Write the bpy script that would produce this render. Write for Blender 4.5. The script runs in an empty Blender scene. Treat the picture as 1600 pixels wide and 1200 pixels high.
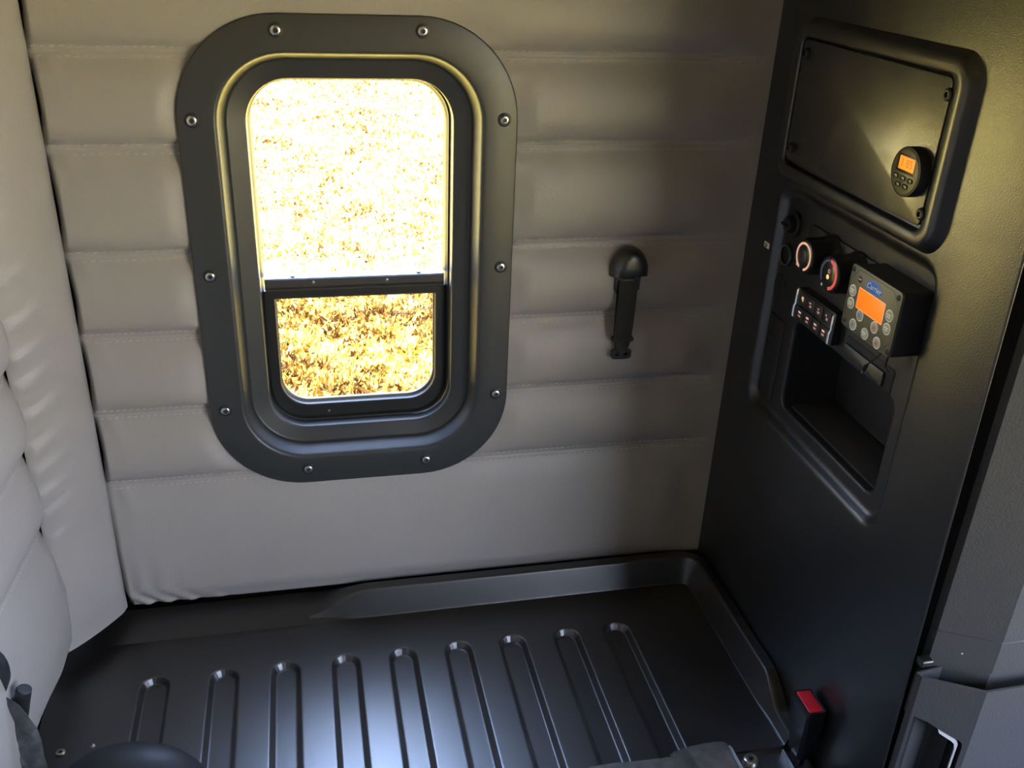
import bpy, bmesh, math, random
from math import sin, cos, pi, exp, sqrt, atan2, radians
from mathutils import Vector, Matrix
from mathutils.geometry import tessellate_polygon
random.seed(7)
SC = bpy.context.scene
COL = SC.collection

# ------------------------------------------------------------------ materials
def new_mat(name):
    m = bpy.data.materials.new(name); m.use_nodes = True
    return m, m.node_tree, m.node_tree.nodes['Principled BSDF']

def plain(name, rgb, rough=.5, metal=0., spec=.5, bump=None, emit=None, estr=1., var=None, coat=0.):
    """bump=(scale, distance, detail); var=(scale, amount) gentle colour mottling"""
    m, nt, b = new_mat(name)
    b.inputs['Base Color'].default_value = (*rgb, 1)
    b.inputs['Roughness'].default_value = rough
    b.inputs['Metallic'].default_value = metal
    b.inputs['Specular IOR Level'].default_value = spec
    b.inputs['Coat Weight'].default_value = coat; b.inputs['Coat Roughness'].default_value = rough
    if emit:
        b.inputs['Emission Color'].default_value = (*emit, 1)
        b.inputs['Emission Strength'].default_value = estr
    tc = nt.nodes.new('ShaderNodeTexCoord')
    if bump:
        n = nt.nodes.new('ShaderNodeTexNoise'); n.inputs['Scale'].default_value = bump[0]
        n.inputs['Detail'].default_value = bump[2] if len(bump) > 2 else 2
        nt.links.new(tc.outputs['Object'], n.inputs['Vector'])
        bp = nt.nodes.new('ShaderNodeBump'); bp.inputs['Distance'].default_value = bump[1]
        bp.inputs['Strength'].default_value = 1
        nt.links.new(n.outputs['Fac'], bp.inputs['Height'])
        nt.links.new(bp.outputs['Normal'], b.inputs['Normal'])
    if var:
        n = nt.nodes.new('ShaderNodeTexNoise'); n.inputs['Scale'].default_value = var[0]
        nt.links.new(tc.outputs['Object'], n.inputs['Vector'])
        r = nt.nodes.new('ShaderNodeValToRGB')
        k = var[1]
        r.color_ramp.elements[0].position = .3; r.color_ramp.elements[1].position = .7
        r.color_ramp.elements[0].color = (*[c * (1 - k) for c in rgb], 1)
        r.color_ramp.elements[1].color = (*[c * (1 + k) for c in rgb], 1)
        nt.links.new(n.outputs['Fac'], r.inputs['Fac'])
        nt.links.new(r.outputs['Color'], b.inputs['Base Color'])
    return m

VINYL = plain('grey_vinyl', (.334, .312, .288), .42, spec=.45, bump=(420, .0004, 3), var=(6, .04))
THREAD = plain('seam_thread', (.50, .45, .40), .7)
PLAST = plain('charcoal_plastic', (.013, .0134, .0132), .31, spec=.85, bump=(520, .00035, 3), coat=.3)
PLAST_S = plain('satin_black_plastic', (.016, .0165, .0165), .33, spec=1., bump=(600, .00015, 2), coat=.2)
TRIM = plain('window_trim_plastic', (.032, .034, .034), .40, spec=.65, bump=(700, .00012, 2))
CONSOLE = plain('console_plastic', (.016, .017, .018), .40, spec=.7, bump=(500, .0002, 2))
PANEL = plain('panel_plastic', (.015, .0155, .015), .33, spec=1.0, bump=(300, .00012, 2), var=(9, .25), coat=.3)
PILLAR = plain('pillar_plastic', (.055, .056, .060), .55, spec=.4, bump=(420, .0005, 3))
GAP_AND_SHADE = plain('dark_seal_and_shade', (.006, .006, .006), .7)  # near-black for seals and joints, also for painted crease and slot shade
RUBBER = plain('black_rubber', (.016, .016, .015), .42)
BLACK = plain('gloss_black', (.010, .010, .011), .28)
MATTE = plain('matte_black', (.014, .014, .015), .5)
PAN = plain('bunk_pan_black', (.013, .0112, .0100), .37, spec=1.0, bump=(650, .0001, 2), coat=.6)
STEEL = plain('bright_steel', (.62, .60, .57), .28, metal=1.)
BRASS = plain('yellowish_steel', (.68, .60, .45), .32, metal=1.)
CHROME = plain('chrome_strip', (.92, .92, .92), .34, metal=1.)
ALU = plain('sash_rail_satin', (.055, .05, .046), .35, spec=.6)
RED = plain('red_button', (1.0, .03, .06), .35, emit=None)
BELT = plain('grey_webbing', (.075, .066, .060), .8, bump=(900, .0006, 1), var=(70, .25))
BELTDK = plain('worn_black_webbing', (.055, .057, .062), .75, bump=(900, .0006, 1), var=(45, .6))
STRAPBL = plain('black_webbing', (.016, .016, .014), .75, bump=(900, .0005, 1))
FACE = plain('controller_face', (.10, .10, .07), .42)
FACE2 = plain('round_face', (.10, .10, .045), .38)
ORANGE = plain('orange_screen', (.75, .17, .01), .4, emit=(1., .125, .0), estr=.62)
ORANGE2 = plain('amber_screen', (.9, .30, .02), .4, emit=(1., .16, .01), estr=.75)
DIGIT = plain('screen_digit', (.25, .06, .0), .5, emit=(.45, .10, .0), estr=.8)
BTNRING = plain('button_ring_pale', (.95, .96, .86), .5)
BTNFACE = plain('button_face_grey', (.42, .44, .36), .5)
BTNMARK = plain('button_mark', (.95, .96, .88), .5)
BTNBLUE = plain('button_mark_blue', (.13, .25, .70), .5)
BTNRED = plain('button_mark_red', (.70, .14, .09), .5)
LOGOB = plain('logo_blue', (.02, .19, .85), .35)
LOGOW = plain('logo_white', (.85, .88, .92), .5)
PEACH = plain('peach_print', (.80, .48, .34), .5, emit=(1., .55, .36), estr=.25)
PINK = plain('pink_print', (.62, .36, .30), .5, emit=(1., .5, .42), estr=.10)
BLUEP = plain('blue_print', (.07, .10, .25), .5)
REDP = plain('red_print', (.75, .10, .09), .5, emit=(1., .12, .10), estr=.18)
WHITEP = plain('white_print', (.75, .74, .70), .5)
LAMPY = plain('yellow_indicator', (.8, .6, .2), .4, emit=(1., .7, .25), estr=.35)
STICK = plain('pale_sticker', (.90, .88, .82), .6)
PALE = plain('painted_daylight', (.72, .74, .78), .45)  # pale colour standing in for daylight on the recess edge
HEADL = plain('headliner', (.16, .15, .13), .8)
CARPET = plain('dark_floor_mat', (.03, .03, .03), .9)
DASH = plain('dash_plastic', (.06, .06, .06), .6)

def glass(name, tint, gloss=.06):
    m = bpy.data.materials.new(name); m.use_nodes = True
    nt = m.node_tree; nt.nodes.clear()
    o = nt.nodes.new('ShaderNodeOutputMaterial'); mx = nt.nodes.new('ShaderNodeMixShader')
    t = nt.nodes.new('ShaderNodeBsdfTransparent'); g = nt.nodes.new('ShaderNodeBsdfGlossy')
    t.inputs['Color'].default_value = (*tint, 1); g.inputs['Roughness'].default_value = .02
    mx.inputs['Fac'].default_value = gloss
    nt.links.new(t.outputs[0], mx.inputs[1]); nt.links.new(g.outputs[0], mx.inputs[2])
    nt.links.new(mx.outputs[0], o.inputs['Surface'])
    return m
GLASS_UP = glass('clear_glass', (.90, .90, .88), .04)
GLASS_LO = glass('tinted_glass', (.285, .262, .228), .04)

def grass_mat(name, cols, scale, lo=.38, mid=.51, hi=.70):
    m, nt, b = new_mat(name)
    tc = nt.nodes.new('ShaderNodeTexCoord')
    n = nt.nodes.new('ShaderNodeTexNoise'); n.inputs['Scale'].default_value = scale; n.inputs['Detail'].default_value = 5
    n.inputs['Roughness'].default_value = .65
    nt.links.new(tc.outputs['Object'], n.inputs['Vector'])
    r = nt.nodes.new('ShaderNodeValToRGB')
    r.color_ramp.elements[0].position = lo; r.color_ramp.elements[1].position = hi
    r.color_ramp.elements[0].color = (*cols[0], 1); r.color_ramp.elements[1].color = (*cols[2], 1)
    e = r.color_ramp.elements.new(mid); e.color = (*cols[1], 1)
    n2 = nt.nodes.new('ShaderNodeTexNoise'); n2.inputs['Scale'].default_value = 1.3; n2.inputs['Detail'].default_value = 3
    nt.links.new(tc.outputs['Object'], n2.inputs['Vector'])
    ma = nt.nodes.new('ShaderNodeMath'); ma.operation = 'MULTIPLY_ADD'; ma.inputs[1].default_value = .55
    nt.links.new(n2.outputs['Fac'], ma.inputs[0]); nt.links.new(n.outputs['Fac'], ma.inputs[2])
    sb = nt.nodes.new('ShaderNodeMath'); sb.operation = 'SUBTRACT'; sb.inputs[1].default_value = .275
    nt.links.new(ma.outputs[0], sb.inputs[0])
    nt.links.new(sb.outputs[0], r.inputs['Fac']); nt.links.new(r.outputs['Color'], b.inputs['Base Color'])
    b.inputs['Roughness'].default_value = .9; b.inputs['Specular IOR Level'].default_value = .2
    return m
GROUND = grass_mat('dry_lawn', ((.06, .03, .006), (.50, .35, .06), (.84, .76, .20)), 9, .42, .54, .70)
BLADES = grass_mat('straw_blades', ((.13, .062, .012), (.56, .365, .085), (.88, .79, .27)), 6, .43, .54, .68)

# ------------------------------------------------------------------ mesh helper
class MB:
    def __init__(s): s.v = []; s.f = []; s.m = []
    def add(s, verts, faces, mi=0):
        b = len(s.v); s.v += [tuple(p) for p in verts]
        s.f += [tuple(b + i for i in f) for f in faces]; s.m += [mi] * len(faces)
    def loft(s, loops, closed=True, cap0=False, cap1=False, mi=0):
        n = len(loops[0]); vs = [p for l in loops for p in l]; fs = []
        for k in range(len(loops) - 1):
            for i in range(n if closed else n - 1):
                j = (i + 1) % n
                fs.append((k*n+i, k*n+j, (k+1)*n+j, (k+1)*n+i))
        if cap0: fs.append(tuple(range(n))[::-1])
        if cap1: fs.append(tuple((len(loops)-1)*n+i for i in range(n)))
        s.add(vs, fs, mi)
    def poly_holes(s, outer, holes, fn, mi=0):
        loops = [[Vector((p[0], p[1], 0)) for p in l] for l in [outer] + holes]
        tris = tessellate_polygon(loops)
        flat = [p for l in [outer] + holes for p in l]
        s.add([fn(p[0], p[1]) for p in flat], [tuple(t) for t in tris], mi)
    def tube(s, path, r, n=10, cap=True, mi=0):
        loops = []; P = [Vector(p) for p in path]
        up = None
        for i, p in enumerate(P):
            t = (P[min(i+1, len(P)-1)] - P[max(i-1, 0)]).normalized()
            if up is None:
                up = Vector((0, 0, 1)) if abs(t.z) < .9 else Vector((1, 0, 0))
            a = t.cross(up).normalized(); b = a.cross(t).normalized(); up = b
            rr = r[i] if isinstance(r, (list, tuple)) else r
            loops.append([p + a*rr*cos(2*pi*k/n) + b*rr*sin(2*pi*k/n) for k in range(n)])
        s.loft(loops, True, cap, cap, mi)
    def box(s, lo, hi, mi=0):
        x0,y0,z0 = lo; x1,y1,z1 = hi
        s.add([(x0,y0,z0),(x1,y0,z0),(x1,y1,z0),(x0,y1,z0),(x0,y0,z1),(x1,y0,z1),(x1,y1,z1),(x0,y1,z1)],
              [(3,2,1,0),(4,5,6,7),(0,1,5,4),(1,2,6,5),(2,3,7,6),(3,0,4,7)], mi)
    def build(s, name, mats, parent=None, origin=None, smooth=True, ang=35, weld=True):
        if not isinstance(mats, (list, tuple)): mats = [mats]
        if parent is not None:
            o0 = parent.matrix_world_origin if hasattr(parent, 'matrix_world_origin') else world_origin(parent)
            off = Vector(o0)
        else:
            if origin is None:
                xs = [p[0] for p in s.v]; ys = [p[1] for p in s.v]; zs = [p[2] for p in s.v]
                origin = ((min(xs)+max(xs))/2, (min(ys)+max(ys))/2, min(zs))
            off = Vector(origin)
        me = bpy.data.meshes.new(name)
        me.from_pydata([(p[0]-off.x, p[1]-off.y, p[2]-off.z) for p in s.v], [], s.f)
        for m in mats: me.materials.append(m)
        if len(mats) > 1: me.polygons.foreach_set('material_index', s.m)
        bm = bmesh.new(); bm.from_mesh(me)
        if weld: bmesh.ops.remove_doubles(bm, verts=bm.verts, dist=1e-6)
        bmesh.ops.recalc_face_normals(bm, faces=bm.faces)
        bm.to_mesh(me); bm.free()
        if smooth:
            me.polygons.foreach_set('use_smooth', [True]*len(me.polygons))
            me.set_sharp_from_angle(angle=radians(ang))
        me.update()
        o = bpy.data.objects.new(name, me); COL.objects.link(o)
        if parent is not None: o.parent = parent
        else: o.location = off
        return o

def world_origin(o):
    v = Vector((0, 0, 0))
    while o is not None:
        v += Vector(o.location); o = o.parent
    return v
def thing(name, label, cat, loc, group=None):
    o = bpy.data.objects.new(name, None); COL.objects.link(o); o.location = loc
    o.empty_display_size = .02
    return tag(o, label, cat, group)
def tag(o, label, cat, group=None, kind=None):
    o['label'] = label; o['category'] = cat
    if group: o['group'] = group
    if kind: o['kind'] = kind
    return o
def struct(o, label=None, cat=None):
    o['kind'] = 'structure'
    if label: o['label'] = label
    if cat: o['category'] = cat
    return o

def sm(a, b, x):
    t = max(0., min(1., (x - a) / (b - a))); return t*t*(3-2*t)

def rrect(cx, cy, w, h, r, n=8):
    r = max(1e-5, min(r, w/2, h/2)); pts = []
    for (sx, sy, a0) in ((1, 1, 0), (-1, 1, pi/2), (-1, -1, pi), (1, -1, 3*pi/2)):
        for k in range(n+1):
            a = a0 + pi/2*k/n
            pts.append((cx + sx*(w/2-r) + r*cos(a), cy + sy*(h/2-r) + r*sin(a)))
    return pts
# frames: (u, v, w) with w pointing out of the surface
def RW(x0):  return lambda u, v, w=0.: (x0 - w, -u, v)        # right wall, u = -y
def BW(y0):  return lambda u, v, w=0.: (u, y0 - w, v)         # back wall
def FL(z0):  return lambda u, v, w=0.: (u, v, z0 + w)         # level surface
def ring_loft(mb, F, cx, cy, prof, n=8, cap0=False, cap1=False, mi=0):
    """prof: list of (w, h, r, height)"""
    mb.loft([[F(p[0], p[1], z) for p in rrect(cx, cy, w, h, r, n)] for (w, h, r, z) in prof], True, cap0, cap1, mi)
def rprism(mb, F, cx, cy, w, h, r, z0, z1, b=.001, n=6, mi=0):
    ring_loft(mb, F, cx, cy, [(w, h, r, z0), (w, h, r, z1-b), (w-.6*b, h-.6*b, max(r-.3*b, 1e-4), z1-.3*b), (w-2*b, h-2*b, max(r-b, 1e-4), z1)], n, True, True, mi)
def disc(mb, F, cx, cy, r, z0, z1, b=.0008, n=8, mi=0):
    rprism(mb, F, cx, cy, 2*r, 2*r, r, z0, z1, b, n, mi)
def screw(parent, F, cx, cy, r, z0, mat, hgt=.004, name='screw', hexr=None):
    """button-head screw with a socket in the middle"""
    m = MB()
    h = hexr or r*.42
    ring_loft(m, F, cx, cy, [(2*r, 2*r, r, z0), (2*r, 2*r, r, z0+hgt*.35), (1.75*r, 1.75*r, r, z0+hgt*.8), (1.3*r, 1.3*r, r, z0+hgt), (2*h, 2*h, h, z0+hgt), (1.8*h, 1.8*h, h, z0+hgt*.45)], 5, True, False)
    c = rrect(cx, cy, 1.8*h, 1.8*h, h, 5)
    m.add([F(p[0], p[1], z0+hgt*.45) for p in c], [tuple(range(len(c)))], 1)
    return m.build(name, [mat, MATTE], parent)
def text(name, body, size, F, cx, cy, z, mat, parent, shear=0., axes='RW'):
    cu = bpy.data.curves.new(name, 'FONT'); cu.body = body; cu.size = size; cu.shear = shear
    cu.align_x = 'CENTER'; cu.align_y = 'CENTER'; cu.extrude = .0001
    cu.materials.append(mat)
    o = bpy.data.objects.new(name, cu); COL.objects.link(o); o.parent = parent
    p = Vector(F(cx, cy, z)) - world_origin(parent)
    M = Matrix(((0, 0, -1), (-1, 0, 0), (0, 1, 0)))
    me = bpy.data.meshes.new_from_object(o); bpy.data.objects.remove(o)
    me.transform(Matrix.Translation(p) @ M.to_4x4()); me.name = name
    o = bpy.data.objects.new(name, me); COL.objects.link(o); o.parent = parent
    return o

# ------------------------------------------------------------------ back wall (quilted vinyl)
SEAMS = [-.235, 0., .1224, .2453, .3669, .5129, .6356, .7590, .8820, 1.005, 1.128, 1.25, 1.37]
STIT = SEAMS[1:-1]
WX0, WX1 = -.004, 1.02
def row_t(z):
    for i in range(len(SEAMS)-1):
        if z <= SEAMS[i+1]:
            return (z-SEAMS[i])/(SEAMS[i+1]-SEAMS[i]), i
    return 1., len(SEAMS)-2
FCX, FCZ = .3945, .3352
def frame_d(x, z):       # distance outside the window trim outline
    qx = abs(x-FCX)-(.2275-.135); qz = abs(z-FCZ)-(.3508-.135)
    return sqrt(max(qx, 0)**2+max(qz, 0)**2)+min(max(qx, qz), 0)-.135
def quilt(z, A):
    t, i = row_t(z)
    z0, z1 = SEAMS[i], SEAMS[i+1]
    d = min(z-z0, z1-z)
    if i == 0 and z-z0 < z1-z:
        h = A*sm(-.005, .045, z-z0)
    else:
        db, dt = max(0., z-z0-.0075), max(0., z1-z-.0075)
        h = A*1.12*(1-exp(-db/.011))*(1-exp(-dt/.030))*(.80+.20*sin(pi*t))
        h -= .0016*exp(-(d/.0016)**2)
    return h, t, i
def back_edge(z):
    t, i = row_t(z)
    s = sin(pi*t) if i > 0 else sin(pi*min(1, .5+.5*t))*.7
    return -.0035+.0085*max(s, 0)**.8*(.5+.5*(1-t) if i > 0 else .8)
def back_h(x, z):
    h, t, i = quilt(z, .0175)
    h += .0006*sin(31*x+3*i)*sin(pi*t)+.0005*sin(13*x-17*z+i)
    # scalloped left end of every row, with pinch folds at the seams
    s = sin(pi*t) if i > 0 else sin(pi*min(1, .5+.5*t))*.7
    ex = back_edge(z)
    h -= .024*(1-sm(-.004, .011, x-ex))*(.12+.88*max(s, 0))
    if x < WX0: h -= (WX0-x)*.9+.012
    h += .0035*exp(-((x-.022-.35*max(0, (SEAMS[i+1]-z)))/.010)**2)*exp(-max(0, SEAMS[i+1]-z)/.030)*(1 if i < 12 else 0)*sm(0, .01, SEAMS[i+1]-z)
    # puckers along the lower left hem
    if i == 0 and z < -.12:
        for (px, sl, a) in ((.035, .8, .004), (.068, .9, .0035), (.105, 1.0, .003), (.15, 1.1, .0015)):
            h += a*exp(-((x-px+(z+.235)*sl)/.007)**2)*exp(-((z+.222)/.030)**2)
            h -= a*.8*exp(-((x-px-.014+(z+.235)*sl)/.007)**2)*exp(-((z+.222)/.030)**2)
    # pressed down under the window trim
    fd = frame_d(x, z)
    k = sm(-.002, .030, fd)
    h = h*k + min(h, .0080)*(1-k)
    # tucked in at the right
    k = sm(.90, .992, x); h = h*(1-k)+.006*k
    return h
def zlist(lo, hi, extra=()):
    zs = []
    for i in range(len(SEAMS)-1):
        a, b = SEAMS[i], SEAMS[i+1]
        for t in (0, .0016, .0035, .0065, .009, .013, .018, .025, .034, .045):
            if t < (b-a)/2-.004: zs += [a+t, b-t]
        zs += [(a+b)/2]
    zs = sorted(set(round(z, 5) for z in zs if lo <= z <= hi))
    return zs
def grid(mb, us, vs, fn, keep=None, mfn=None):
    nu = len(us); V = [fn(u, v) for v in vs for u in us]; Fs = []
    for j in range(len(vs)-1):
        for i in range(nu-1):
            if keep is None or keep((us[i]+us[i+1])/2, (vs[j]+vs[j+1])/2):
                Fs.append((j*nu+i, j*nu+i+1, (j+1)*nu+i+1, (j+1)*nu+i))
    mb.add(V, Fs)
    if mfn: mb.m[-len(Fs):] = [mfn((us[f[0] % nu]+us[f[1] % nu])/2, (vs[f[0]//nu]+vs[f[2]//nu])/2) for f in Fs]
mb = MB()
xs = [-.034, -.022, -.012]+[WX0+.00125*i for i in range(22)]
xs += [xs[-1]+.0025*(i+1) for i in range(14)]
while xs[-1] < WX1: xs.append(xs[-1]+.0055)
ZS = zlist(-.235, 1.37)
ZS = [-.235]+[-.233, -.229]+[z for z in ZS if z > -.229]
grid(mb, xs, ZS, lambda x, z: (x, -back_h(x, z) if z > -.2349 else .012, z), lambda x, z: frame_d(x, z) > -.03, lambda x, z: 1 if x < back_edge(z) else 0)  # faces past the row edge turn near-black, painting the crease's shade
wall_back = struct(mb.build('wall_back', [VINYL, GAP_AND_SHADE], origin=(.5, 0, -.235), ang=80), 'taupe grey quilted vinyl wall with double stitched seams around the window', 'wall')
def stitches(z, u0, u1, pitch, hfun, place, parent):
    m = MB()
    for (dz, L) in ((.0062, .0076), (-.0062, .0072)):
        u = u0 + (pitch*.5 if dz < 0 else 0)
        while u < u1:
            if hfun(u, z+dz) is not None:
                vs = []
                for (a, hh, w) in ((-.5, -.0004, .25), (-.25, .0008, 1), (.25, .0008, 1), (.5, -.0004, .25)):
                    uu = u+a*L
                    for (q, hq) in ((-.5, -.0006), (0, hh+.0002), (.5, -.0006)):
                        zz = z+dz+q*.0024*w+a*L*.12
                        vs.append(place(uu, zz, (hfun(u, z+dz) or 0)+hq))
                fs = [(k*3+q, k*3+q+1, (k+1)*3+q+1, (k+1)*3+q) for k in range(3) for q in range(2)]
                m.add(vs, fs)
            u += pitch
    return m.build('seam_stitching', THREAD, parent, weld=False, ang=70)
for zi, z in enumerate(STIT[:7]):
    stitches(z, .008, .99, .0092 if z < .3 else .0108, lambda x, zz: (back_h(x, zz) if frame_d(x, zz) > .002 else None), lambda x, zz, h: (x, -h, zz), wall_back)

# ------------------------------------------------------------------ rounded corner cushion between back wall and left wall
CA, CB = Vector((.0035, -.0040)), Vector((-.072, -.098))
cd = (CB-CA); cl = cd.length; cdn = cd/cl; cn = Vector((-cdn.y, cdn.x))
if cn.x < 0: cn = -cn
wr = [(.30, .014, .9), (.255, .012, 1.), (.215, .015, 1.), (.168, .013, 1.1), (.118, .016, 1.), (.083, .013, .9), (.045, .015, .9), (.012, .012, .8), (-.03, .012, .8), (.36, .018, .6), (.43, .02, .5)]
def corner_p(s, z):
    h = .016*(max(0., sin(pi*s))**.55)
    for (zc, w, a) in wr:                                    # slanted gathers that fade away from the left seam
        q = z-zc+ .55*(1-s)*cl*0 - .42*(1-s)*cl + .0
        f = exp(-((1-s)/.42)**2)*sm(1.0, .93, s)
        h += a*.0030*f*(exp(-(q/(w*.55))**2)-.6*exp(-((q-w)/(w*.5))**2))
    h *= .35+.65*sm(-.236, -.15, z)
    if s < .12: h -= .004*(1-s/.12)
    p = CA+cdn*(cl*s)+cn*h
    return (p.x, p.y, z)
mb = MB()
us = [0, .02, .05, .09, .14]+[.2+.05*i for i in range(14)]+[.89, .92, .945, .965, .98, .992, 1.]
vs = [-.2335+.006*i for i in range(269)]
grid(mb, us, vs, corner_p)
trim_1 = struct(mb.build('trim_1', VINYL, origin=(-.03, -.05, -.25), ang=80), 'plain padded grey vinyl strip rounding the corner between the quilted walls', 'corner padding')

# ------------------------------------------------------------------ left wall (quilted)
def left_x(u):           # u = -y
    return -.071-.075*(min(u, .7)-.098)
def left_h(u, z):
    h, t, i = quilt(max(z, -.2349), .0175) if z > -.2 else (.0115, .5, 0)
    s = sin(pi*t) if i > 0 else .6
    h -= .010*(1-sm(.0, .035, u-.0925))*(.5+.5*max(s, 0))
    h += .0011*sin(23*u+9*z+i)*sin(pi*t)+.0008*sin(60*z+30*u)*exp(-(u-.1)/.1)
    h -= .041*sm(.195, .262, -z)
    h -= .032*(1-sm(.076, .0915, u))
    if z < -.02: h += .006*exp(-((z+.20-.55*(u-.17))/.022)**2)*sm(.11, .2, u)*.5
    return h
mb = MB()
us = [0., .03, .06, .072, .077, .080, .083, .086, .089]+[.0925+.004*i for i in range(21)]
while us[-1] < 2.2: us.append(us[-1]+(.012 if us[-1] < .6 else .06))
zl = [-.95, -.5, -.45]+[-.42+.02*i for i in range(11)]+[z for z in zlist(-.235, 1.37) if z > -.199]
grid(mb, us, zl, lambda u, z: (left_x(u)+left_h(u, z), -u, z))
wall_left = struct(mb.build('wall_left', VINYL, origin=(-.09, -1, -.95), ang=80), 'quilted grey vinyl wall at the left with slanting seams', 'wall')
for z in STIT[:4]:
    stitches(z, .108, .55, .0092, lambda u, zz: left_h(u, zz), lambda u, zz, h: (left_x(u)+h, -u, zz), wall_left)

# ------------------------------------------------------------------ window
win = struct(thing('window_1', 'rounded sliding window with black screwed trim in the quilted wall', 'window', (FCX, -.01, -.015)))
F = BW(-.0085)
mb = MB()
# (w, h, r, height): flange, roll-over, recess wall, ledge, inner wall
ring_loft(mb, F, FCX, FCZ, [
    (.4551, .7016, .136, -.006), (.4551, .7016, .136, .0028), (.4540, .7005, .1355, .0040), (.4515, .698, .135, .0045),
    (.372, .622, .097, .0045), (.3640, .612, .0945, .0045), (.3605, .6085, .0935, .0042), (.3570, .605, .092, .0032), (.3538, .6018, .0905, .0014), (.3512, .599, .0895, -.0010),
    (.3378, .5860, .0848, -.0200), (.3362, .5842, .084, -.0225), (.3340, .5820, .083, -.0243), (.3305, .5785, .0815, -.0252),
    (.2880, .536, .062, -.0262), (.2845, .5325, .060, -.0270), (.2828, .531, .059, -.0290), (.2815, .530, .058, -.0400), (.2815, .530, .058, -.056)], 14)
trim_ring = mb.build('trim_ring', TRIM, win, ang=50)
for (x, z) in ((.3003, .6655), (.4888, .6673), (.1865, .5528), (.6027, .5526), (.1881, .3379), (.6048, .3369), (.1889, .1239), (.6039, .124), (.305, .0105), (.4921, .0115)):
    m = MB(); disc(m, F, x, z, .0098, .0044, .0050, .0003, 6)
    s_ = screw(win, F, x, z, .0072, .0046, STEEL, .0042)
    w_ = m.build('washer', MATTE, s_)
# rubber-sealed outer sash
GC = FCZ+.001
mb = MB()
ring_loft(mb, BW(0), FCX-.0015, GC, [(.2835, .532, .060, -.038), (.2790, .5275, .058, -.0385), (.2755, .5235, .056, -.042), (.2722, .5195, .0545, -.044), (.2722, .5195, .0545, -.047), (.2700, .517, .053, -.049), (.2700, .517, .053, -.064)], 10)
sash = mb.build('outer_sash', RUBBER, win, ang=40)
ZC = .305         # meeting rail
GW = .2700; GX = FCX-.0015
def half_outline(z0, z1, w, r, n=10, cx=GX, rt=.001):   # rectangle with rounded bottom corners
    pts = [(cx+w/2, z1), (cx-w/2, z1)]
    for k in range(n+1):
        a = pi+pi/2*k/n; pts.append((cx-w/2+r+r*cos(a), z0+r+r*sin(a)))
    for k in range(n+1):
        a = 3*pi/2+pi/2*k/n; pts.append((cx+w/2-r+r*cos(a), z0+r+r*sin(a)))
    return pts
gz0 = GC-.2585
# lower sliding sash frame
mb = MB(); Fb = BW(0)
o1 = half_outline(gz0-.001, .291, .2715, .052); i1 = half_outline(gz0+.017, .2795, .2440, .044)
i2 = half_outline(gz0+.019, .2775, .2420, .043)
mb.poly_holes(o1, [i1], lambda x, z: (x, .041, z))
mb.loft([[ (p[0], .041, p[1]) for p in i1], [(p[0], .0425, p[1]) for p in i2], [(p[0], .053, p[1]) for p in i2]])
mb.loft([[ (p[0], .041, p[1]) for p in o1], [(p[0], .05, p[1]) for p in o1]])
mb.build('lower_sash', RUBBER, win, ang=30)
# pale weather-strip ledge round the lower glass
mb = MB()
i3 = half_outline(gz0+.0225, .2745, .2385, .042)
mb.loft([[(p[0], .053, p[1]) for p in i2], [(p[0], .054, p[1]) for p in i3], [(p[0], .060, p[1]) for p in i3]])
mb.build('glazing_bead', plain('glazing_bead_grey', (.16, .15, .13), .35), win, ang=30)
# meeting rail
mb = MB()
xl, xr = GX-GW/2+.001, GX+GW/2-.001
prof = [(.060, .3120), (.046, .3118), (.0395, .3112), (.0375, .3095), (.0372, .2985), (.0385, .2968), (.0395, .2960), (.0375, .2948), (.0378, .2925), (.0400, .2905), (.060, .2900)]
mb.loft([[(x, y, z) for (y, z) in prof] for x in (xl, xr)], False)
rail = mb.build('meeting_rail', ALU, win, ang=30)
for x in (.330, .4395):
    m = MB(); disc(m, BW(.0372), x, .3045, .0022, -.0005, .0012, .0004, 5); m.build('rivet', STEEL, rail)
for (x, w) in ((.300, .005), (.489, .005)):
    m = MB(); disc(m, FL(.3116), x, .0455, .0035, -.0005, .0016, .0006, 5); m.build('rivet', MATTE, rail)
for x in (.343, .395):
    m = MB(); disc(m, BW(.042), x, gz0+.006, .0022, -.001, .0018, .0005, 5); m.build('rivet', STEEL if x < .36 else MATTE, sash)
mb = MB()
c = rrect(GX, GC, .271, .518, .053, 10)
top = [(p[0], p[1]) for p in c if p[1] > .311] 
up = sorted([p for p in top], key=lambda p: atan2(p[1]-.35, p[0]-GX))
up = [(GX-.1355, .3095), (GX+.1355, .3095)] + [p for p in c if p[1] > .32]
up = [(GX+.1355, .3095)] + [p for p in c if p[1] > .32] + [(GX-.1355, .3095)]
mb.add([(p[0], .052, p[1]) for p in up], [tuple(range(len(up)))])
mb.build('upper_pane', GLASS_UP, win, smooth=False)
mb = MB(); c = half_outline(gz0+.021, .276, .2405, .043)
mb.add([(p[0], .056, p[1]) for p in c], [tuple(range(len(c)))])
mb.build('lower_pane', GLASS_LO, win, smooth=False)
# outer body skin behind the quilting, with the window opening
mb = MB()
hole = rrect(FCX-.0015, GC, .274, .522, .055, 10)
mb.poly_holes([(-.4, -1.2), (1.32, -1.2), (1.32, 1.6), (-.4, 1.6)], [hole], lambda x, z: (x, .065, z))
mb.loft([[(p[0], .058, p[1]) for p in hole], [(p[0], .075, p[1]) for p in hole]])
struct(mb.build('wall_outer', DASH, smooth=False), 'outer body skin behind the quilted wall', 'wall')

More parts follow.
